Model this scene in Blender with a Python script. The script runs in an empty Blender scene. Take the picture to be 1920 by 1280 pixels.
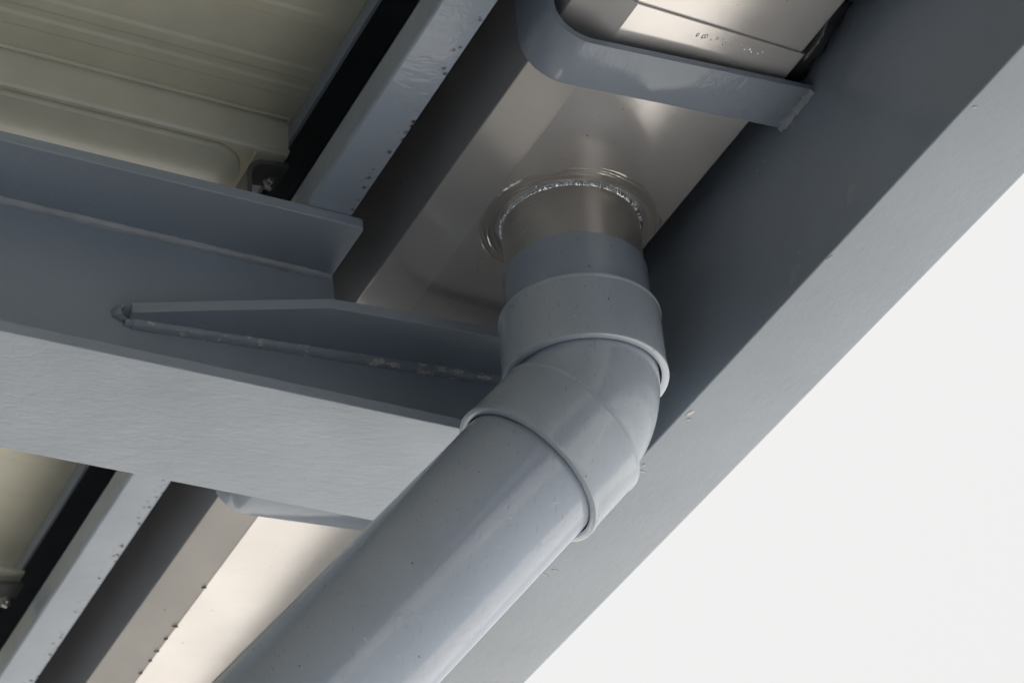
import bpy, bmesh, math, random
from mathutils import Vector, Matrix, noise
random.seed(7)
sc = bpy.context.scene
C = sc.collection
S = 1.55          # metres per construction unit
EYE = 1.65        # camera height above the ground

# ------------------------------------------------------------------ camera
cam = bpy.data.cameras.new('camera'); co = bpy.data.objects.new('camera', cam); C.objects.link(co)
RW = Matrix(((0.43660795, 0.89741763, -0.06336482), (-0.54204388, 0.20619138, -0.81466161), (-0.71802641, 0.39003425, 0.57646453)))
M3 = Matrix((RW[0], -RW[1], -RW[2])).transposed()
co.matrix_world = Matrix.Translation((0, 0, EYE)) @ M3.to_4x4()
cam.sensor_width = 36; cam.lens = 4858.27 / 1920 * 36
cam.dof.use_dof = True; cam.dof.focus_distance = 2.72; cam.dof.aperture_fstop = 11
cam.clip_start = 0.05; cam.clip_end = 2000
sc.camera = co

# ------------------------------------------------------------------ sky and sun
SUN_EL = math.radians(60); SUN_AZ = math.radians(172)      # azimuth measured from +X towards +Y
w = bpy.data.worlds.new('World'); sc.world = w; w.use_nodes = True
nt = w.node_tree; nt.nodes.clear()
sky = nt.nodes.new('ShaderNodeTexSky'); sky.sky_type = 'NISHITA'; sky.sun_disc = False
sky.sun_elevation = SUN_EL; sky.sun_rotation = math.pi / 2 - SUN_AZ
sky.air_density = 1.0; sky.dust_density = 3.0
bg = nt.nodes.new('ShaderNodeBackground'); bg.inputs['Strength'].default_value = 0.1
mx = nt.nodes.new('ShaderNodeMix'); mx.data_type = 'RGBA'; mx.inputs[0].default_value = 0.965
mx.inputs[7].default_value = (4.84, 4.81, 4.75, 1)           # bright white haze in front of the sky
out = nt.nodes.new('ShaderNodeOutputWorld')
nt.links.new(sky.outputs[0], mx.inputs[6]); nt.links.new(mx.outputs[2], bg.inputs['Color']); nt.links.new(bg.outputs[0], out.inputs[0])
sl = bpy.data.lights.new('sun', 'SUN'); sl.energy = 5.0; sl.angle = math.radians(0.53); sl.color = (1, .96, .9)
so = bpy.data.objects.new('sun', sl); C.objects.link(so)
sd = Vector((math.cos(SUN_EL) * math.cos(SUN_AZ), math.cos(SUN_EL) * math.sin(SUN_AZ), math.sin(SUN_EL)))
so.rotation_euler = sd.to_track_quat('Z', 'Y').to_euler(); so.location = (-6, 3, 12)
sc.view_settings.view_transform = 'Standard'; sc.view_settings.look = 'None'
sc.view_settings.exposure = 0.86; sc.view_settings.gamma = 1.0; sc.view_settings.use_curve_mapping = False
sc.render.engine = 'CYCLES'
sc.cycles.max_bounces = 10; sc.cycles.diffuse_bounces = 5; sc.cycles.glossy_bounces = 6

# ------------------------------------------------------------------ materials
class NT:
    def __init__(s, name):
        s.m = bpy.data.materials.new(name); s.m.use_nodes = True; s.t = s.m.node_tree
        s.b = s.t.nodes['Principled BSDF']; s.tc = s.n('ShaderNodeTexCoord').outputs['Object']
    def n(s, k, **kw):
        x = s.t.nodes.new(k)
        for a, v in kw.items(): setattr(x, a, v)
        return x
    def l(s, a, b): s.t.links.new(a, b)
    def mapping(s, scale=(1, 1, 1), rot=(0, 0, 0)):
        m = s.n('ShaderNodeMapping'); m.inputs['Scale'].default_value = scale; m.inputs['Rotation'].default_value = rot
        s.l(s.tc, m.inputs[0]); return m.outputs[0]
    def noise(s, scale, detail=3, rough=.5, vec=None, dist=0):
        x = s.n('ShaderNodeTexNoise'); x.inputs['Scale'].default_value = scale; x.inputs['Detail'].default_value = detail
        x.inputs['Roughness'].default_value = rough; x.inputs['Distortion'].default_value = dist
        s.l(vec or s.tc, x.inputs['Vector']); return x.outputs['Fac']
    def ramp(s, f, a, b, ca=(0, 0, 0, 1), cb=(1, 1, 1, 1)):
        r = s.n('ShaderNodeValToRGB'); e = r.color_ramp.elements
        e[0].position = a; e[1].position = b; e[0].color = ca; e[1].color = cb
        s.l(f, r.inputs[0]); return r.outputs[0]
    def mr(s, f, a, b, c, d):
        r = s.n('ShaderNodeMapRange'); s.l(f, r.inputs[0])
        for i, v in enumerate((a, b, c, d)): r.inputs[i + 1].default_value = v
        return r.outputs[0]
    def mix(s, f, a, b):
        m = s.n('ShaderNodeMix', data_type='RGBA')
        for i, v in ((0, f), (6, a), (7, b)):
            if isinstance(v, (int, float, tuple)): m.inputs[i].default_value = v
            else: s.l(v, m.inputs[i])
        return m.outputs[2]
    def math(s, op, a, b=0.0):
        m = s.n('ShaderNodeMath', operation=op)
        for i, v in ((0, a), (1, b)):
            if isinstance(v, (int, float)): m.inputs[i].default_value = v
            else: s.l(v, m.inputs[i])
        return m.outputs[0]
    def bump(s, h, dist, strength=1.0, prev=None):
        b = s.n('ShaderNodeBump'); b.inputs['Distance'].default_value = dist; b.inputs['Strength'].default_value = strength
        s.l(h, b.inputs['Height'])
        if prev: s.l(prev, b.inputs['Normal'])
        return b.outputs[0]
    def set(s, **kw):
        for k, v in kw.items():
            i = s.b.inputs[k.replace('_', ' ')]
            if isinstance(v, (int, float, tuple)): i.default_value = v
            else: s.l(v, i)
        return s.m

def c4(r, g, b): return (r, g, b, 1)

def steel_paint(name, col, rough=.42, peel=.00028, peel_scale=260, spots=None, wet=0.0, grain=(.55, 1, 1)):
    t = NT(name)
    big = t.noise(5, 3); fine = t.noise(900, 2)
    c = t.mix(t.mr(big, .3, .7, 0, 1), c4(*[v * .93 for v in col]), c4(*[v * 1.07 for v in col]))
    c = t.mix(t.mr(fine, .35, .65, 0, .12), c, c4(*[v * .7 for v in col]))
    sp = t.ramp(t.noise(120, 4, .6), .70, .735)
    c = t.mix(t.math('MULTIPLY', sp, .03), c, c4(col[0] * .55, col[1] * .52, col[2] * .48))
    r = t.mr(t.noise(14, 4), .3, .7, rough - .07, rough + .08)
    p1 = t.noise(peel_scale, 3, .55, t.mapping(grain)); p2 = t.noise(peel_scale * .33, 2, .5, t.mapping(grain))
    nrm = t.bump(p1, peel)
    nrm = t.bump(p2, peel * 1.5, 1, nrm)
    if wet:                                                     # runs and sags in thick paint
        v = t.mapping((1, 1, 1), (0, 0, .5)); wv = t.noise(75, 4, .6, v, 1.2)
        msk = t.ramp(t.noise(9, 2), .42, .56)
        nrm = t.bump(t.math('MULTIPLY', wv, msk), wet, 1, nrm)
    return t.set(Base_Color=c, Roughness=r, Normal=nrm)

GREY = (.365, .418, .485)
M_beam = steel_paint('grey beam paint', GREY, rough=.36, peel=.00050, grain=(1, .45, 1), peel_scale=330)
M_edge = steel_paint('grey edge beam paint', (.325, .372, .430), rough=.20, peel=.00022, peel_scale=300)
M_strap = steel_paint('thick glossy grey paint', (.32, .37, .44), rough=.11, peel=.00008, wet=.0014)

def purlin_mat():
    t = NT('grey purlin paint'); col = (.35, .405, .485)
    c = t.mix(t.mr(t.noise(6, 4), .3, .7, 0, 1), c4(*[v * .88 for v in col]), c4(*[v * 1.08 for v in col]))
    sx = t.n('ShaderNodeSeparateXYZ'); t.l(t.tc, sx.inputs[0])
    edge = t.mr(sx.outputs[1], .010, .021, 0, 1)               # rust pits along the outer edge of the flange
    vo = t.n('ShaderNodeTexVoronoi'); vo.inputs['Scale'].default_value = 105; t.l(t.tc, vo.inputs['Vector'])
    pit = t.ramp(vo.outputs['Distance'], .20, .32, (1, 1, 1, 1), (0, 0, 0, 1))
    clus = t.ramp(t.noise(26, 3), .43, .52)
    m = t.math('MULTIPLY', t.math('MULTIPLY', pit, clus), edge)
    halo = t.math('MULTIPLY', t.ramp(vo.outputs['Distance'], .1, .55, (1, 1, 1, 1), (0, 0, 0, 1)), t.math('MULTIPLY', clus, edge))
    c = t.mix(t.math('MULTIPLY', halo, .5), c, c4(.12, .085, .06)); c = t.mix(m, c, c4(.018, .012, .010))
    n = t.bump(t.noise(85, 3, .55, t.mapping((1, .7, 1), (0, 0, .4)), .6), .0011, .7)
    n = t.bump(m, .0006, 1, n)
    return t.set(Base_Color=c, Roughness=t.mr(t.noise(12, 3), .3, .7, .12, .22), Normal=n)
M_purlin = purlin_mat()

def pvc(name, col, rough, scratch=.0002):
    t = NT(name)
    c = t.mix(t.mr(t.noise(9, 4), .3, .7, 0, 1), c4(*[v * .93 for v in col]), c4(*[v * 1.06 for v in col]))
    c = t.mix(t.math('MULTIPLY', t.ramp(t.noise(170, 3, .6), .715, .74), .8), c, c4(.07, .07, .065))
    s1 = t.ramp(t.noise(30, 6, .7, t.mapping((1, 14, 3), (.3, .4, .9)), .3), .61, .67)
    s2 = t.ramp(t.noise(24, 6, .7, t.mapping((12, 1, 4), (.9, .2, .2)), .3), .63, .68)
    sc_ = t.math('MAXIMUM', s1, s2)
    c = t.mix(t.math('MULTIPLY', s1, .35), c, c4(.12, .125, .13))
    c = t.mix(t.math('MULTIPLY', s2, .3), c, c4(*[min(1, v * 1.6) for v in col]))
    n = t.bump(t.noise(60, 3), .00012); n = t.bump(t.noise(700, 2), .00005, 1, n); n = t.bump(sc_, scratch, .6, n)
    return t.set(Base_Color=c, Roughness=t.mr(t.noise(22, 4, .6), .3, .7, rough - .06, rough + .1), Normal=n, Specular_IOR_Level=.95)
M_pvc = pvc('grey pvc pipe', (.43, .485, .575), .12)
M_collar = pvc('bluish grey pvc sleeve', (.36, .42, .50), .2)
M_fit = pvc('grey pvc fitting', (.46, .515, .58), .09)
M_fitin = pvc('bluish pvc rim', (.26, .36, .45), .22)

def stainless(name, col=(.79, .765, .75), rough=.10, brush=(2, 60, 2), bumpd=.00006, spots=True, haze=.5):
    t = NT(name)
    v = t.mapping(brush)
    b1 = t.noise(18, 5, .65, v)
    c = t.mix(t.mr(t.noise(4, 4), .3, .7, 0, 1), c4(*[x * .88 for x in col]), c4(*[min(1, x * 1.08) for x in col]))
    if spots: c = t.mix(t.math('MULTIPLY', t.ramp(t.noise(140, 3), .735, .76), .6), c, c4(.06, .045, .035))
    r = t.math('ADD', t.mr(b1, .3, .7, rough - .03, rough + .05), t.mr(t.noise(3.5, 4), .4, .7, 0, .06))
    n = t.bump(b1, bumpd); n = t.bump(t.noise(4, 2), .0012, .5, n)
    t.set(Base_Color=c, Roughness=r, Metallic=1.0, Normal=n)
    g2 = t.n('ShaderNodeBsdfAnisotropic'); g2.inputs['Roughness'].default_value = .75; t.l(c, g2.inputs['Color']); t.l(n, g2.inputs['Normal'])
    mm = t.n('ShaderNodeMixShader'); mm.inputs[0].default_value = haze
    t.l(t.b.outputs[0], mm.inputs[1]); t.l(g2.outputs[0], mm.inputs[2]); t.l(mm.outputs[0], t.t.nodes['Material Output'].inputs[0])
    return t.m
M_ss = stainless('mill finish stainless steel')
M_stub = stainless('brushed stainless stub', (.62, .59, .56), .18, (1, 1, 90), .00008)
M_smear = stainless('ground weld halo', (.68, .65, .62), .10, (1, 1, 1), .0001, False)

def simple(name, col, rough, metal=0.0, bd=0.0, bs=100, var=.13):
    t = NT(name); kw = {}
    c = t.mix(t.mr(t.noise(20, 4), .3, .7, 0, 1), c4(*[v * (1 - var) for v in col]), c4(*[min(1, v * (1 + var * .7)) for v in col]))
    if bd: kw['Normal'] = t.bump(t.noise(bs, 3), bd)
    return t.set(Base_Color=c, Roughness=rough, Metallic=metal, **kw)
M_weldss = simple('bright stainless weld', (.85, .85, .85), .14, 1.0, .0001, 400)
M_cream = simple('cream coated sheet', (.70, .675, .55), .34, 0, 0, 100, .06)
M_cream2 = simple('cream coated trim', (.80, .78, .67), .25, 0, 0, 100, .05)
M_dark = simple('dark grey galvanised steel', (.20, .20, .21), .35, .4, .0003)
M_zinc = simple('zinc plated bolt', (.5, .5, .5), .35, 1.0)
M_chip = simple('pale paint flake', (.62, .60, .56), .5)
M_seal = simple('glossy dark sealant', (.035, .037, .042), .12, 0, .0006, 160)

def weld_paint():
    t = NT('painted weld bead with bare flecks'); col = (.34, .385, .44)
    sx = t.n('ShaderNodeSeparateXYZ'); t.l(t.tc, sx.inputs[0])
    dens = t.mr(sx.outputs[1], -.50, -.10, .63, .52)
    d = t.math('SUBTRACT', t.noise(110, 4, .6, t.mapping((1, .5, 1))), dens)
    f = t.ramp(d, .0, .012)
    c = t.mix(f, c4(*col), c4(.68, .65, .62))
    return t.set(Base_Color=c, Roughness=.3, Normal=t.bump(t.noise(160, 3), .0003))
M_weld = weld_paint()
M_weld2 = simple('painted weld bead', (.42, .45, .48), .22, 0, .0005, 220)

def ground_mat():
    t = NT('pale concrete paving')
    c = t.mix(t.mr(t.noise(.35, 5), .3, .7, 0, 1), c4(.45, .44, .425), c4(.55, .54, .52))
    c = t.mix(t.math('MULTIPLY', t.ramp(t.noise(60, 4), .55, .75), .3), c, c4(.3, .29, .27))
    return t.set(Base_Color=c, Roughness=.9, Normal=t.bump(t.noise(80, 4), .002))
M_ground = ground_mat()

M_clad = simple('blue grey wall cladding', (.34, .39, .47), .6)  # for the added wall; blue tints the light it bounces
M_inner_shade = simple('dark purlin inside shade', (.05, .058, .072), .5)  # near-black colour standing for the shade inside the purlin

# ------------------------------------------------------------------ helpers (verts given in construction units, seen from the camera)
def Wp(p): return Vector((p[0] * S, p[1] * S, p[2] * S + EYE))

def obj(name, bm, mat, parent=None, base=None, smooth=False):
    """link bm (world metres) as ONE mesh; origin at parent's base or own base"""
    o0 = Vector(base) if base is not None else (Vector(parent['_b']) if parent is not None else Vector((0, 0, 0)))
    bmesh.ops.translate(bm, verts=bm.verts, vec=-o0)
    bmesh.ops.recalc_face_normals(bm, faces=bm.faces)
    me = bpy.data.meshes.new(name); bm.to_mesh(me); bm.free()
    me.materials.append(mat)
    if smooth:
        me.shade_smooth() if smooth is True else me.polygons.foreach_set('use_smooth', [True] * len(me.polygons))
        if smooth is not True: me.set_sharp_from_angle(angle=math.radians(smooth))
    o = bpy.data.objects.new(name, me); C.objects.link(o)
    if parent is not None:
        o.parent = parent; o['_b'] = list(parent['_b'])
    else:
        o.location = o0; o['_b'] = list(o0)
    return o

def thing(name, label, cat, base, group=None):
    o = bpy.data.objects.new(name, None); C.objects.link(o)
    b = Wp(base); o.location = b; o['_b'] = list(b); o.empty_display_size = .1
    o['label'] = label; o['category'] = cat; o['kind'] = 'thing'
    if group: o['group'] = group
    return o

def tag(o, label, cat, group=None, kind=None):
    if label: o['label'] = label
    if cat: o['category'] = cat; o['kind'] = 'thing'
    if group: o['group'] = group
    if kind: o['kind'] = kind
    return o

def box(x0, x1, y0, y1, z0, z1, bevel=0.0, seg=2, bm=None):
    n = bmesh.new()
    vs = [n.verts.new(Wp((x, y, z))) for x in (x0, x1) for y in (y0, y1) for z in (z0, z1)]
    for f in ((0, 1, 3, 2), (4, 6, 7, 5), (0, 4, 5, 1), (2, 3, 7, 6), (0, 2, 6, 4), (1, 5, 7, 3)):
        n.faces.new([vs[i] for i in f])
    bmesh.ops.recalc_face_normals(n, faces=n.faces)
    if bevel: bmesh.ops.bevel(n, geom=n.edges[:], offset=bevel, segments=seg, profile=.5, affect='EDGES')
    if bm is None: return n
    me = bpy.data.meshes.new('t'); n.to_mesh(me); n.free(); bm.from_mesh(me); bpy.data.meshes.remove(me)
    return bm

def prism(poly, axis, a0, a1, bevel=0.0, seg=2, bevel_ends_only=False):
    """poly: list of 2D points; axis 'x': (y,z); 'y': (x,z); 'z': (x,y)"""
    bm = bmesh.new()
    def P(p, a): return Wp({'x': (a, p[0], p[1]), 'y': (p[0], a, p[1]), 'z': (p[0], p[1], a)}[axis])
    A = [bm.verts.new(P(p, a0)) for p in poly]; B = [bm.verts.new(P(p, a1)) for p in poly]
    n = len(poly)
    bm.faces.new(A); bm.faces.new(B[::-1])
    for i in range(n): bm.faces.new((A[i], B[i], B[(i + 1) % n], A[(i + 1) % n]))
    bmesh.ops.recalc_face_normals(bm, faces=bm.faces)
    if bevel: bmesh.ops.bevel(bm, geom=bm.edges[:], offset=bevel, segments=seg, profile=.5, affect='EDGES')
    return bm

def ribbon(prof, thick, axis, a0, a1, steps=1):
    """open profile (2D points) given a thickness to its left, extruded along axis"""
    n = len(prof); off = []
    for i in range(n):
        d = Vector((0, 0))
        for a, b in ((i - 1, i), (i, i + 1)):
            if a >= 0 and b < n:
                e = Vector(prof[b]) - Vector(prof[a]); e.normalize(); d += Vector((-e.y, e.x))
        d.normalize()
        e0 = (Vector(prof[min(i + 1, n - 1)]) - Vector(prof[max(i - 1, 0)])).normalized()
        off.append((prof[i][0] + d.x * thick, prof[i][1] + d.y * thick))
    return prism(list(prof) + off[::-1], axis, a0, a1)

def arc(cx, cy, r, a0, a1, n):
    return [(cx + r * math.cos(math.radians(a0 + (a1 - a0) * i / n)), cy + r * math.sin(math.radians(a0 + (a1 - a0) * i / n))) for i in range(n + 1)]

def lathe(origin, axis, prof, n=96, closed=False):
    """prof: (s along axis, r) ; origin/axis in units"""
    bm = bmesh.new(); o = Vector(origin); a = Vector(axis).normalized()
    u = a.orthogonal().normalized(); v = a.cross(u)
    rings = []
    for s, r in prof:
        rings.append([bm.verts.new(Wp(o + a * s + (u * math.cos(t) + v * math.sin(t)) * r)) for t in [2 * math.pi * k / n for k in range(n)]])
    m = len(rings)
    for i in range(m if closed else m - 1):
        A, B = rings[i], rings[(i + 1) % m]
        for k in range(n): bm.faces.new((A[k], A[(k + 1) % n], B[(k + 1) % n], B[k]))
    return bm

def weld(path, side, up, size, lump=.25, step=.0022, seed=0, taper=True):
    """fillet bead along path; side & up: unit directions away from the two plates"""
    bm = bmesh.new(); side = Vector(side); up = Vector(up); pts = []
    for a, b in zip(path[:-1], path[1:]):
        a = Vector(a); b = Vector(b); k = max(1, int((b - a).length / step))
        pts += [a.lerp(b, i / k) for i in range(k)]
    pts.append(Vector(path[-1])); rings = []; N = len(pts)
    for i, p in enumerate(pts):
        f = 1 + lump * noise.noise(Vector((i * .45, seed, 0))) + lump * .7 * noise.noise(Vector((i * .13, seed, 5)))
        if taper and (i < 3 or i > N - 4): f *= .75
        ring = []
        for k in range(6):
            t = k / 5 * math.pi / 2
            q = size * f * (1 + .16 * noise.noise(Vector((i * .6, k * .8, seed + 9))))
            # convex fillet face
            ring.append(bm.verts.new(Wp(p + side * q * math.cos(t) ** 1.3 + up * q * math.sin(t) ** 1.3)))
        ring.append(bm.verts.new(Wp(p - side * size * .1 - up * size * .1)))
        rings.append(ring)
    for A, B in zip(rings[:-1], rings[1:]):
        for k in range(7): bm.faces.new((A[k], A[(k + 1) % 7], B[(k + 1) % 7], B[k]))
    bm.faces.new(rings[0]); bm.faces.new(rings[-1][::-1])
    return bm

# ------------------------------------------------------------------ setting: ground
def dark_ground_mat():
    t = NT('added dark grey ground')
    c = t.mix(t.mr(t.noise(.5, 5), .3, .7, 0, 1), c4(.175, .185, .20), c4(.215, .225, .24))
    return t.set(Base_Color=c, Roughness=.85, Normal=t.bump(t.noise(120, 4), .004))
tag(obj('added_dark_ground', box(-0.8 / S, 45, -2.2, 40, -EYE / S + .0005, -EYE / S + .003), dark_ground_mat()), None, None, kind='structure')  # unseen dark ground, added to cut bounce light on the cross beam web
g = bmesh.new()
R_ = 900.0
cuts = [-R_, -60, -20, -8, 0, 8, 20, 60, R_]
vs = {(i, j): g.verts.new((x, y, 0)) for i, x in enumerate(cuts) for j, y in enumerate(cuts)}
for i in range(8):
    for j in range(8): g.faces.new((vs[i, j], vs[i + 1, j], vs[i + 1, j + 1], vs[i, j + 1]))
tag(obj('ground', g, M_ground), None, None, kind='structure')

# ------------------------------------------------------------------ added wall behind the viewer, unseen, blocks and tints light
hb = thing('added_wall', 'unseen blue grey wall behind the viewer, added to block and tint light', 'light blocker', (-3.0, -2.2, -EYE / S))
GZ0 = -EYE / S
obj('wall', box(-22.0, 6.0, -2.5, -2.2, GZ0 + .001, 1.70), M_clad, hb)
obj('wall', box(6.0, 6.3, -2.5, .62, GZ0 + .001, 1.26), M_clad, hb)
for k in range(-10, 4):
    x = k * 2.0 - .3
    obj('downlap_rib', box(x, x + .05, -2.1995, -2.185, GZ0 + .1, 1.24), M_clad, hb)

# ------------------------------------------------------------------ edge beam (channel along X)
XN, XF = 5.99, -9.0
YW = .827
eb = thing('edge_beam', 'long pale grey steel edge beam running diagonally beside the white sky', 'steel beam', (-1.2, YW, 1.0))
def edge_profile(x0, x1):
    rr = .0035
    p = arc(YW + rr, 1.0 + rr, rr, 180, 270, 5) + arc(.8995 - .006, 1.0 + .006, .006, 270, 360, 6)
    return p
pf = arc(YW + .0014, 1.0 + .0014, .0014, 180, 270, 5)
po = arc(.9 - .003, 1.0 + .003, .003, 270, 360, 6)
flange = pf + po + [(.9, 1.0105), (YW, 1.0105)]
obj('bottom_flange', prism(flange, 'x', XF, XN), M_edge, eb, smooth=35)
web = [(YW + .0002, 1.0103), (YW + .008, 1.0103), (YW + .008, 1.30), (YW + .0002, 1.30)]
obj('web', prism(web, 'x', XF, XN), M_edge, eb)
obj('top_flange', box(XF, XN, YW, .9, 1.2998, 1.309, .001), M_edge, eb)
def flake(pos, ln, wd, ang, seed, th=.0006):
    bm = bmesh.new(); rnd = random.Random(seed); n = 11; top = []; bot = []
    for k in range(n):
        t = 2 * math.pi * k / n; rr = .55 + .6 * rnd.random()
        a = math.cos(t) * ln * rr; b = math.sin(t) * wd * rr
        x = pos[0] + a * math.cos(ang) - b * math.sin(ang); y = pos[1] + a * math.sin(ang) + b * math.cos(ang)
        top.append(bm.verts.new(Wp((x, y, pos[2] + .0003)))); bot.append(bm.verts.new(Wp((pos[0] + (x - pos[0]) * .8, pos[1] + (y - pos[1]) * .8, pos[2] - th))))
    c = bm.verts.new(Wp((pos[0], pos[1], pos[2] - th * 1.2)))
    for k in range(n):
        bm.faces.new((top[k], top[(k + 1) % n], bot[(k + 1) % n], bot[k])); bm.faces.new((bot[k], bot[(k + 1) % n], c))
    return bm
for i, (x, y, l, w_, a) in enumerate([(-1.279, .832, .0045, .0022, .3), (-1.286, .835, .002, .0012, 1.1), (-1.358, .836, .004, .0009, 1.6),
        (-1.350, .833, .002, .0009, .6), (-1.515, .836, .0065, .0008, 1.9), (-1.506, .840, .003, .0007, 1.7), (-1.087, .829, .003, .0006, .2), (-.925, .832, .0022, .0008, .8)]):
    obj('paint_fleck', flake((x, y, 1.0), l, w_, a, i), M_chip, eb)

# ------------------------------------------------------------------ cross beam (I section along Y)
XM = -1.421; XE = -1.354; XB = -1.488; YB = -2.19
cb = thing('cross_beam', 'grey steel I-beam crossing left to right and butting into the edge beam', 'steel beam', (XM, YW, 1.0))
obj('bottom_flange', box(XB, XE, YB, YW, 1.0002, 1.009, .0011), M_beam, cb)
obj('web', prism([(YB, 1.0088), (YW, 1.0088), (YW, 1.100), (.640, 1.0945), (.635, 1.0985), (.6305, 1.104), (.6255, 1.114), (.6225, 1.159), (YB, 1.159)], 'x', XM - .004, XM + .004), M_beam, cb)
tf = [(XB, YB), (XE, YB)] + [(XE - .004 + .004 * math.cos(math.radians(t)), .6215 - .004 + .004 * math.sin(math.radians(t))) for t in (0, 22, 45, 68, 90)] + [(XB, .6215)]
obj('top_flange', prism(tf, 'z', 1.1588, 1.1675, .0008, 1), M_beam, cb)
obj('weld_bead', weld([(XM + .004, -.3, 1.1588), (XM + .004, .621, 1.1588)], (1, 0, 0), (0, 0, -1), .0042, .22, .003, 3), M_weld2, cb, smooth=60)
# sloping stiffener plate under the gutter
sl_ = .0753
def gz(y): return 1.077 + sl_ * (y - .468)
def plate_bm(xin, xo_list, th):
    bm = bmesh.new(); pts = [(xin, .4655)] + xo_list + [(xin, YW)]
    lo = [bm.verts.new(Wp((x, y, gz(y)))) for x, y in pts]; hi = [bm.verts.new(Wp((x, y, gz(y) + th))) for x, y in pts]
    bm.faces.new(lo); bm.faces.new(hi[::-1]); n = len(pts)
    for k in range(n): bm.faces.new((lo[k], hi[k], hi[(k + 1) % n], lo[(k + 1) % n]))
    bmesh.ops.recalc_face_normals(bm, faces=bm.faces)
    bmesh.ops.bevel(bm, geom=bm.edges[:], offset=.0009, segments=2, profile=.5, affect='EDGES')
    return bm
def plate_far_blocker(th):  # hidden far-side plate, added to block bright reflections in the gutter
    pts = [(XM - .0038, .4655), (XM - .0165, .4635), (XM - .037, .528), (XM - .0665, .597), (XM - .0665, YW), (XM - .0038, YW)]
    b = bmesh.new()
    lo = [b.verts.new(Wp((x, y, gz(y)))) for x, y in pts]; hi = [b.verts.new(Wp((x, y, gz(y) + th))) for x, y in pts]
    b.faces.new(lo); b.faces.new(hi[::-1]); n = len(pts)
    for k in range(n): b.faces.new((lo[k], hi[k], hi[(k + 1) % n], lo[(k + 1) % n]))
    return b
obj('stiffener_plate', plate_far_blocker(.0085), M_beam, cb)
st = obj('stiffener_plate', plate_bm(XM + .0038, [(-1.4045, .4635), (-1.384, .528), (-1.3625, .597), (-1.3635, .672), (-1.3655, .734), (-1.367, YW)], .0085), M_beam, cb)
pth = [(XM + .0042, y, gz(y)) for y in [.462 + (YW - .462) * k / 40 for k in range(41)]]
obj('weld_bead', weld(pth, (1, 0, 0), (0, 0, -1), .0056, .09, .0016, 11), M_weld, cb, smooth=60)
nose = [(XM + .0042, .462, 1.0765), (XM + .0042, .4585, 1.0785), (XM + .0042, .458, 1.083), (XM + .0042, .461, 1.088)]
obj('weld_bead', weld(nose, (1, 0, 0), (0, -1, 0), .0060, .15, .0012, 21), M_weld, cb, smooth=60)

# ------------------------------------------------------------------ purlin (lipped channel along X)
pl = thing('purlin', 'grey lipped channel purlin with rust specks lying on top of the cross beam', 'steel purlin', (-1.35, .595, 1.168))
Z0 = 1.168; Y0, Y1 = .5765, .6125; r = .003
out_ = [(Y0, 1.194)] + arc(Y0 + r, Z0 + r, r, 180, 270, 5) + arc(Y1 - r, Z0 + r, r, 270, 360, 5) + arc(Y1 - r, 1.268 - r, r, 0, 90, 5) + arc(Y0 + r, 1.268 - r, r, 90, 180, 5) + [(Y0, 1.251)]
obj('channel', ribbon(out_, .0026, 'x', XF, XN), M_purlin, pl, smooth=35)
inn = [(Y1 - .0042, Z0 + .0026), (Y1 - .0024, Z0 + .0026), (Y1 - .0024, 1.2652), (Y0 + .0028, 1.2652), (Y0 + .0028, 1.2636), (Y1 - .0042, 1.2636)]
obj('inner_shade', prism(inn, 'x', XF + .001, XN - .001), M_inner_shade, pl)  # dark lining that paints in the shade of the channel's inside

# ------------------------------------------------------------------ gutter
GZ = 1.140; GL, GR, GC = .681, .807, .6495
gt = thing('box_gutter', 'shiny stainless steel box gutter between the purlin and the edge beam', 'gutter', (-1.27, .746, GZ))
def gut(k, x0, x1):
    # k = outward offset
    rr = .0014
    prof = [(GC - k, 1.275), (GC - k, 1.1530), (GC + .0006 - k, 1.1522)]
    prof += [(GL - .0014 - k * .4, GZ + .0018 - k), (GL - .0002, GZ + .0012 - k), (GL + .0010, GZ + .0005 - k), (GR - .0015 + k, GZ - .0013 - k), (GR + k - .0004, GZ - .0007 - k), (GR + k, GZ + .0015), (GR + k, 1.275)]
    return ribbon(prof, .0014, 'x', x0, x1)
obj('gutter_trough', gut(.0018, XF, -1.050), M_ss, gt, smooth=25)
obj('gutter_trough', gut(0, -1.075, XN), M_ss, gt, smooth=25)
OX, OY = -1.273, .7464   # outlet centre
# ragged sealant beads at the joint
rnd = random.Random(5)
bm = bmesh.new()
for k in range(15):
    y = GL + .05 + k * .0035 + rnd.random() * .002; x = -1.0575 - rnd.random() * .004
    bmesh.ops.create_icosphere(bm, subdivisions=2, radius=(.0006 + .0009 * rnd.random()) * S, matrix=Matrix.Translation(Wp((x, y, GZ - .0018 + .0005 - (y - GL) * .0143))) @ Matrix.Diagonal((1.5, .8, .5, 1)))
sb = obj('sealant_beads', bm, M_weldss, gt, smooth=True); sb['kind'] = 'stuff'
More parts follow.
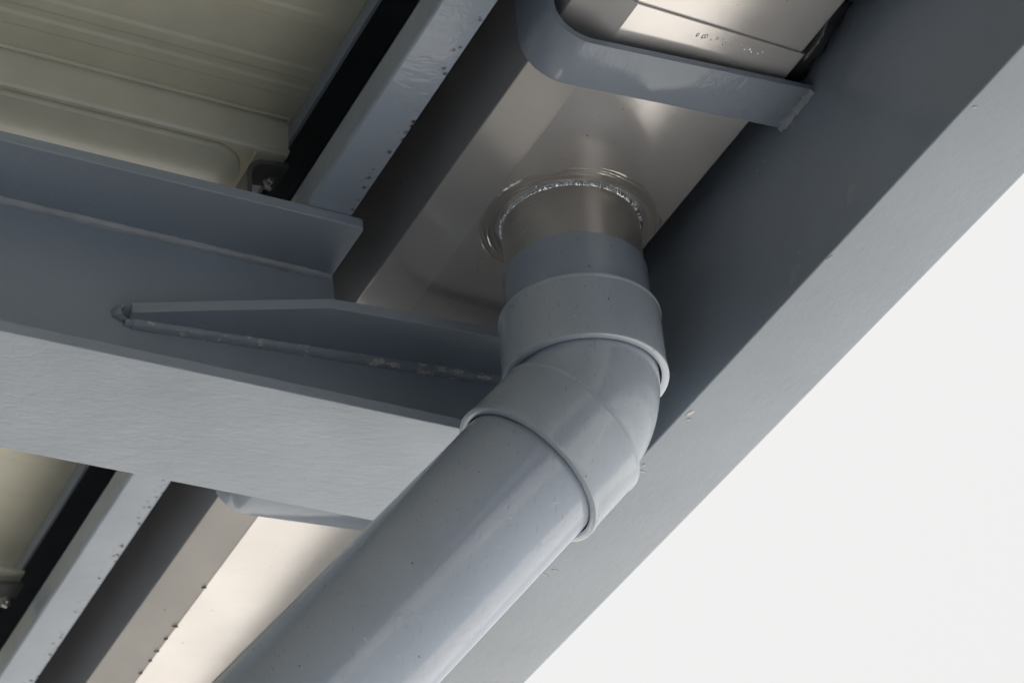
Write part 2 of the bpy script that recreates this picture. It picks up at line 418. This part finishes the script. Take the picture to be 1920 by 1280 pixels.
# outlet: stub, weld and ground halo
stub = obj('outlet_stub', lathe((OX, OY, 0), (0, 0, 1), [(1.150, .0480), (1.150, .0498), (1.135, .0497), (1.088, .0493), (1.080, .0493), (1.080, .0475)], 128, True), M_stub, gt, smooth=30)
bm = bmesh.new(); n = 420; rings = []
for i in range(n):
    t = 2 * math.pi * i / n
    lump = 1 + .35 * noise.noise(Vector((math.cos(t) * 26, math.sin(t) * 26, 1))) + .45 * abs(math.sin(i * 1.31 + 2 * noise.noise(Vector((i * .1, 0, 0)))))
    ring = []
    for k in range(6):
        a = math.pi * .5 * k / 5; q = .0023 * lump
        rr = .0493 + q * math.cos(a) * .9; zz = GZ - .0014 - q * math.sin(a) * 1.25 + .0005 - (OY + rr * math.sin(t) - GL) * .0143
        ring.append(bm.verts.new(Wp((OX + rr * math.cos(t), OY + rr * math.sin(t), zz))))
    ring.append(bm.verts.new(Wp((OX + .0488 * math.cos(t), OY + .0488 * math.sin(t), GZ))))
    rings.append(ring)
for i in range(n):
    A, B = rings[i], rings[(i + 1) % n]
    for k in range(7): bm.faces.new((A[k], A[(k + 1) % 7], B[(k + 1) % 7], B[k]))
obj('outlet_weld', bm, M_weldss, gt, smooth=60)
bm = bmesh.new(); n = 300; m = 34; rings = []
for j in range(m + 1):
    ring = []
    for i in range(n):
        t = 2 * math.pi * i / n; ct, s_ = math.cos(t), math.sin(t)
        ro = .0685 + .006 * noise.noise(Vector((ct * 2.2, s_ * 2.2, 3))) + .0012 * noise.noise(Vector((ct * 14, s_ * 14, 3)))
        rr = .0485 + (ro - .0485) * j / m
        wob = .0012 * noise.noise(Vector((ct * 3, s_ * 3, j * .1)))
        amp = max(0, min(1, .45 + 1.1 * noise.noise(Vector((ct * 1.6, s_ * 1.6, rr * 60)))))
        h = amp * .0015 * noise.noise(Vector(((rr + wob) * 480, ct * 1.6, s_ * 1.6))) + amp * .0006 * noise.noise(Vector(((rr + wob) * 1400, ct * 2.4, s_ * 2.4)))
        fall = min(1, (m - j) / 9)
        y = min(OY + rr * s_, GR - .001); y = max(y, GL + .0008)
        ring.append(bm.verts.new(Wp((OX + rr * ct, y, GZ - .0012 - .0009 * fall - h * (.3 + .7 * fall)))))
    rings.append(ring)
for ring in rings:
    for v in ring: v.co.z += (.0005 - (v.co.y / S - GL) * .0143) * S
for A, B in zip(rings[:-1], rings[1:]):
    for i in range(n): bm.faces.new((A[i], A[(i + 1) % n], B[(i + 1) % n], B[i]))
obj('weld_halo', bm, M_smear, gt, smooth=True)

# dark drips of dirt along the lower fold, far end
M_dirt = simple('dried dirt', (.20, .165, .14), .8)
for i, (x, ln) in enumerate([(-1.845, .0035), (-1.918, .0045), (-1.942, .003), (-1.966, .0038), (-1.985, .003), (-2.01, .004)]):
    obj('dirt_streak', flake((x, GL - .0005, GZ - .0012), ln * .8, .0005, 1.25 + .3 * math.sin(i * 2.1), 40 + i, .0012), M_dirt, gt)

# ------------------------------------------------------------------ gutter straps
def make_strap(yend, label):
    t = thing('gutter_strap', label, 'gutter bracket', (-1.095, YW, 1.130), 'bent flat-bar straps holding the gutter')
    zb = 1.1290; th = .0050; xl = .637; R0 = .031
    prof = [(YW, zb), (.75, zb)] + arc(xl + R0, zb + R0, R0, 270, 180, 14) + [(xl - .004, 1.29)]
    # section polygon with thickness on the gutter side
    n = len(prof); inner = []
    for i in range(n):
        a = Vector(prof[max(i - 1, 0)]); b = Vector(prof[min(i + 1, n - 1)]); e = (b - a).normalized()
        inner.append((prof[i][0] + e.y * th, prof[i][1] - e.x * th))
    bm = bmesh.new(); hw = .0212
    def P(p, x):
        return Wp((-1.0925 + x - .088 * (YW - p[0]), p[0], p[1]))
    L = [[bm.verts.new(P(p, s * hw)) for p in prof] for s in (-1, 1)]
    I = [[bm.verts.new(P(p, s * hw)) for p in inner] for s in (-1, 1)]
    for i in range(n - 1):
        bm.faces.new((L[0][i], L[0][i + 1], L[1][i + 1], L[1][i])); bm.faces.new((I[0][i], I[1][i], I[1][i + 1], I[0][i + 1]))
        for s in (0, 1): bm.faces.new((L[s][i], I[s][i], I[s][i + 1], L[s][i + 1]))
    for i in (0, n - 1): bm.faces.new((L[0][i], L[1][i], I[1][i], I[0][i]))
    bmesh.ops.recalc_face_normals(bm, faces=bm.faces)
    ed = [e for e in bm.edges if len(e.link_faces) == 2 and e.calc_face_angle(0) > .8]
    bmesh.ops.bevel(bm, geom=ed, offset=.0009, segments=2, profile=.5, affect='EDGES')
    obj('flat_bar', bm, M_strap, t, smooth=40)
    xs = -1.0925
    obj('weld_bead', weld([(xs - .022, YW, zb), (xs + .022, YW, zb)], (0, -1, 0), (0, 0, -1), .0036, .5, .0018, 31), M_weld2, t, smooth=60)
    return t
s1 = make_strap(YW, 'glossy grey bent flat-bar strap under the gutter near the top of the picture')
def copy_thing(o, dx, label):
    r_ = o.copy(); C.objects.link(r_); r_.location.x += dx * S; r_['label'] = label
    for ch in list(o.children):
        c = ch.copy(); C.objects.link(c); c.parent = r_
    return r_
s2 = copy_thing(s1, -.579, 'gutter strap mostly hidden behind the lower edge of the cross beam')

# ------------------------------------------------------------------ downpipe
AX = Vector((OX, OY, 0))
Rt = RW.transposed()
ca, cc = .865, .502
dcam = Vector((-.711 * ca, .703 * ca, -cc))
DV = Vector(( RW[0][0]*dcam.x + RW[1][0]*dcam.y + RW[2][0]*dcam.z, RW[0][1]*dcam.x + RW[1][1]*dcam.y + RW[2][1]*dcam.z, RW[0][2]*dcam.x + RW[1][2]*dcam.y + RW[2][2]*dcam.z)).normalized()
ZI = .977
PI_ = Vector((OX, OY, ZI))
dp = thing('downpipe', 'grey plastic downpipe with an elbow under the gutter outlet', 'downpipe', (OX, OY, ZI))
obj('pipe_collar', lathe((OX, OY, 0), (0, 0, -1), [(-1.0925, .0494), (-1.0935, .0500), (-1.0930, .0509), (-1.0915, .0514), (-1.045, .0516), (-1.045, .0495)], 160, True), M_collar, dp, smooth=35)
rs = .0571
def socket(zero, axis, L):
    pr = [(0, rs - .0060), (0, rs - .0005), (.0003, rs + .0001), (.0010, rs + .0004), (.0020, rs + .0003), (.0030, rs - .0003), (.0042, rs - .0003), (L - .006, rs + .0004), (L - .0022, rs + .0010), (L - .0006, rs + .0008), (L, rs - .0004), (L, rs - .0032), (L - .0005, rs - .0044), (L - .010, rs - .0046)]
    return lathe(zero, axis, pr, 160)
eb_up = socket((OX, OY, 1.0535), (0, 0, -1), .0525)
el = bmesh.new()
# elbow body: swept bend
body_r = .0512; phi = math.acos(max(-1, min(1, Vector((0, 0, -1)).dot(DV))))
TL = .0255; RB = TL / math.tan(phi / 2)
start = PI_ + Vector((0, 0, TL)); side = (DV - Vector((0, 0, -1)) * DV.dot(Vector((0, 0, -1)))).normalized()
cen = start + side * RB; nrm = Vector((0, 0, -1)).cross(side)
rings = []; K = 22; N = 160
path = [(start + Vector((0, 0, .012)), Vector((0, 0, -1)))]
for i in range(K + 1):
    a = phi * i / K
    p = cen - side * RB * math.cos(a) + Vector((0, 0, -1)) * RB * math.sin(a)
    t_ = (Vector((0, 0, -1)) * math.cos(a) + side * math.sin(a)); path.append((p, t_))
path.append((PI_ + DV * (TL + .012), DV))
for p, t_ in path:
    u = nrm; v = t_.cross(nrm).normalized()
    rings.append([el.verts.new(Wp(p + (u * math.cos(2 * math.pi * k / N) + v * math.sin(2 * math.pi * k / N)) * body_r)) for k in range(N)])
for A, B in zip(rings[:-1], rings[1:]):
    for k in range(N): el.faces.new((A[k], A[(k + 1) % N], B[(k + 1) % N], B[k]))
elbow = obj('elbow', el, M_fit, dp, smooth=True)
obj('socket', eb_up, M_fit, elbow, smooth=30)
SL0 = .0185
obj('socket', socket(PI_ + DV * SL0, DV, .0505), M_fit, elbow, smooth=30)
obj('pipe', lathe(PI_ + DV * (SL0 + .02), DV, [(0, .0517), (.9, .0517), (.9, .048), (0, .048)], 160, True), M_pvc, dp, smooth=35)

# ------------------------------------------------------------------ roof sheets
def roof(x0, x1, ribs, label):
    t = thing('metal_roof', label, 'roof', ((x0 + x1) / 2, .57, 1.268), 'cream roof panels above the purlin')
    zt = 1.2685; prof = [(x0, zt)]
    for x in sorted(ribs):
        if x0 + .02 < x < x1 - .02: prof += [(x - .0075, zt), (x - .0045, zt - .0013), (x + .0045, zt - .0013), (x + .0075, zt)]
    prof += [(x1, zt)]
    poly = prof + [(x1, zt + .03), (x0, zt + .03)]
    obj('panel_sheet', prism(poly, 'y', -2.19, .606), M_cream, t)
    return t
def edge_rib(t, xr, strip=True):
    # downturned side lip and the wide closure strip beneath it
    lip = [(xr - .0005, 1.2685), (xr - .0008, 1.2375), (xr - .0022, 1.2352), (xr - .0050, 1.2348), (xr - .0050, 1.2685)]
    obj('side_lip', prism(lip, 'y', -2.18, .5745), M_cream2, t)
    lip2 = [(xr + .0022, 1.2682), (xr + .0020, 1.2665), (xr + .0040, 1.2665), (xr + .0042, 1.2682)]
    obj('lip_seam', prism(lip2, 'y', -2.18, .5745), M_cream2, t)
    if not strip: return
    x0 = xr - .0075; xw = xr - .075
    pts = [(xw, -2.18), (x0, -2.18)] + [(x0 - .026 + .026 * math.cos(math.radians(a)), .547 - .030 + .030 * math.sin(math.radians(a))) for a in range(0, 91, 10)] + [(xw, .547)]
    obj('closure_strip', prism(pts, 'z', 1.231, 1.2385, .0008, 2), M_cream2, t, smooth=30)
ra = roof(-1.382, .30, [-1.349, -1.328, -1.271, -1.215, -1.194, -1.14, -1.05, -.95], 'cream roof sheet with fine ribs in the upper left corner')
edge_rib(ra, -1.382)
rb = roof(-1.9015, -1.3822, [-1.86, -1.79, -1.72, -1.66, -1.6, -1.55], 'cream roof sheet seen below the cross beam at the left edge')
rc = roof(-9.0, -1.9017, [], 'cream roof sheet far along the roof at the lower left edge')
rd = roof(.3002, 6.0, [], 'cream roof sheet overhead behind the viewer')

fl = bmesh.new(); box(-9.0, 6.3, .6065, .925, 1.3095, 1.3135, 0, 1, fl); box(-9.0, 6.3, .6065, .6105, 1.2685, 1.3095, 0, 1, fl)  # unseen cover, added to stop sun falling into the gutter gap
tag(obj('added_eave_cover', fl, M_dark, base=Wp((-1.2, .76, 1.31))), 'unseen dark cover added above the gutter and edge beam to keep sun out', 'flashing')
# cleats with bolts, where the sheets meet the purlin
def cleat(dx, label):
    t = thing('roof_clip', label, 'clip', (-1.40 + dx, .56, 1.20), 'roof clips beside the purlin')
    x = -1.392 + dx
    # curved hook of flat steel in the Y-Z plane
    prof = [(.544, 1.170), (.5435, 1.200)] + arc(.5435 + .016, 1.214, .016, 180, 95, 8) + [(.5765, 1.2325)]
    bm = ribbon(prof, -.004, 'x', x - .022, x + .004)
    obj('hook', bm, M_dark, t, smooth=35)
    obj('tongue', box(x - .012, x + .010, .552, .5755, 1.2375, 1.2405, .0006), M_cream2, t)
    b = lathe((x + .004, .560, 1.206), (1, 0, 0), [(0, .0001), (0, .0052), (.003, .0052), (.0035, .0046), (.0035, .0001)], 6)
    obj('bolt_head', b, M_zinc, t)
    b = lathe((x + .007, .560, 1.206), (1, 0, 0), [(0, .0026), (.004, .0026), (.0046, .002), (.0046, .0001)], 20)
    obj('bolt_shank', b, M_zinc, t, smooth=35)
    return t
k1 = cleat(0, 'dark roof clip with a shiny bolt between purlin and cross beam')
k2 = copy_thing(k1, -.655, 'dark roof clip at the left edge of the picture below the cross beam')

# sealant smear between gutter and edge beam web
bm = bmesh.new()
rings = []
for i in range(26):
    f = i / 25; x = -1.088 + .075 * f; zz = 1.146 + .012 * f + .003 * noise.noise(Vector((i * .2, 2, 0)))
    wdt = .010 * math.sin(math.pi * min(1, f * 1.02)) ** .5 + .001
    ring = []
    for k in range(10):
        t = 2 * math.pi * k / 10; q = .75 + .3 * noise.noise(Vector((i * .17, k * .9, 4)))
        ring.append(bm.verts.new(Wp((x, .818 + .0105 * math.cos(t) * q, zz + wdt * math.sin(t) * q))))
    rings.append(ring)
for A, B in zip(rings[:-1], rings[1:]):
    for k in range(10): bm.faces.new((A[k], A[(k + 1) % 10], B[(k + 1) % 10], B[k]))
bm.faces.new(rings[0]); bm.faces.new(rings[-1][::-1])
b0 = Wp((-1.05, .818, 1.15))
tag(obj('sealant_bead', bm, M_seal, base=b0, smooth=True), 'shiny dark sealant lump squeezed between gutter joint and edge beam', 'sealant')

for o in bpy.data.objects:
    if '_b' in o: del o['_b']
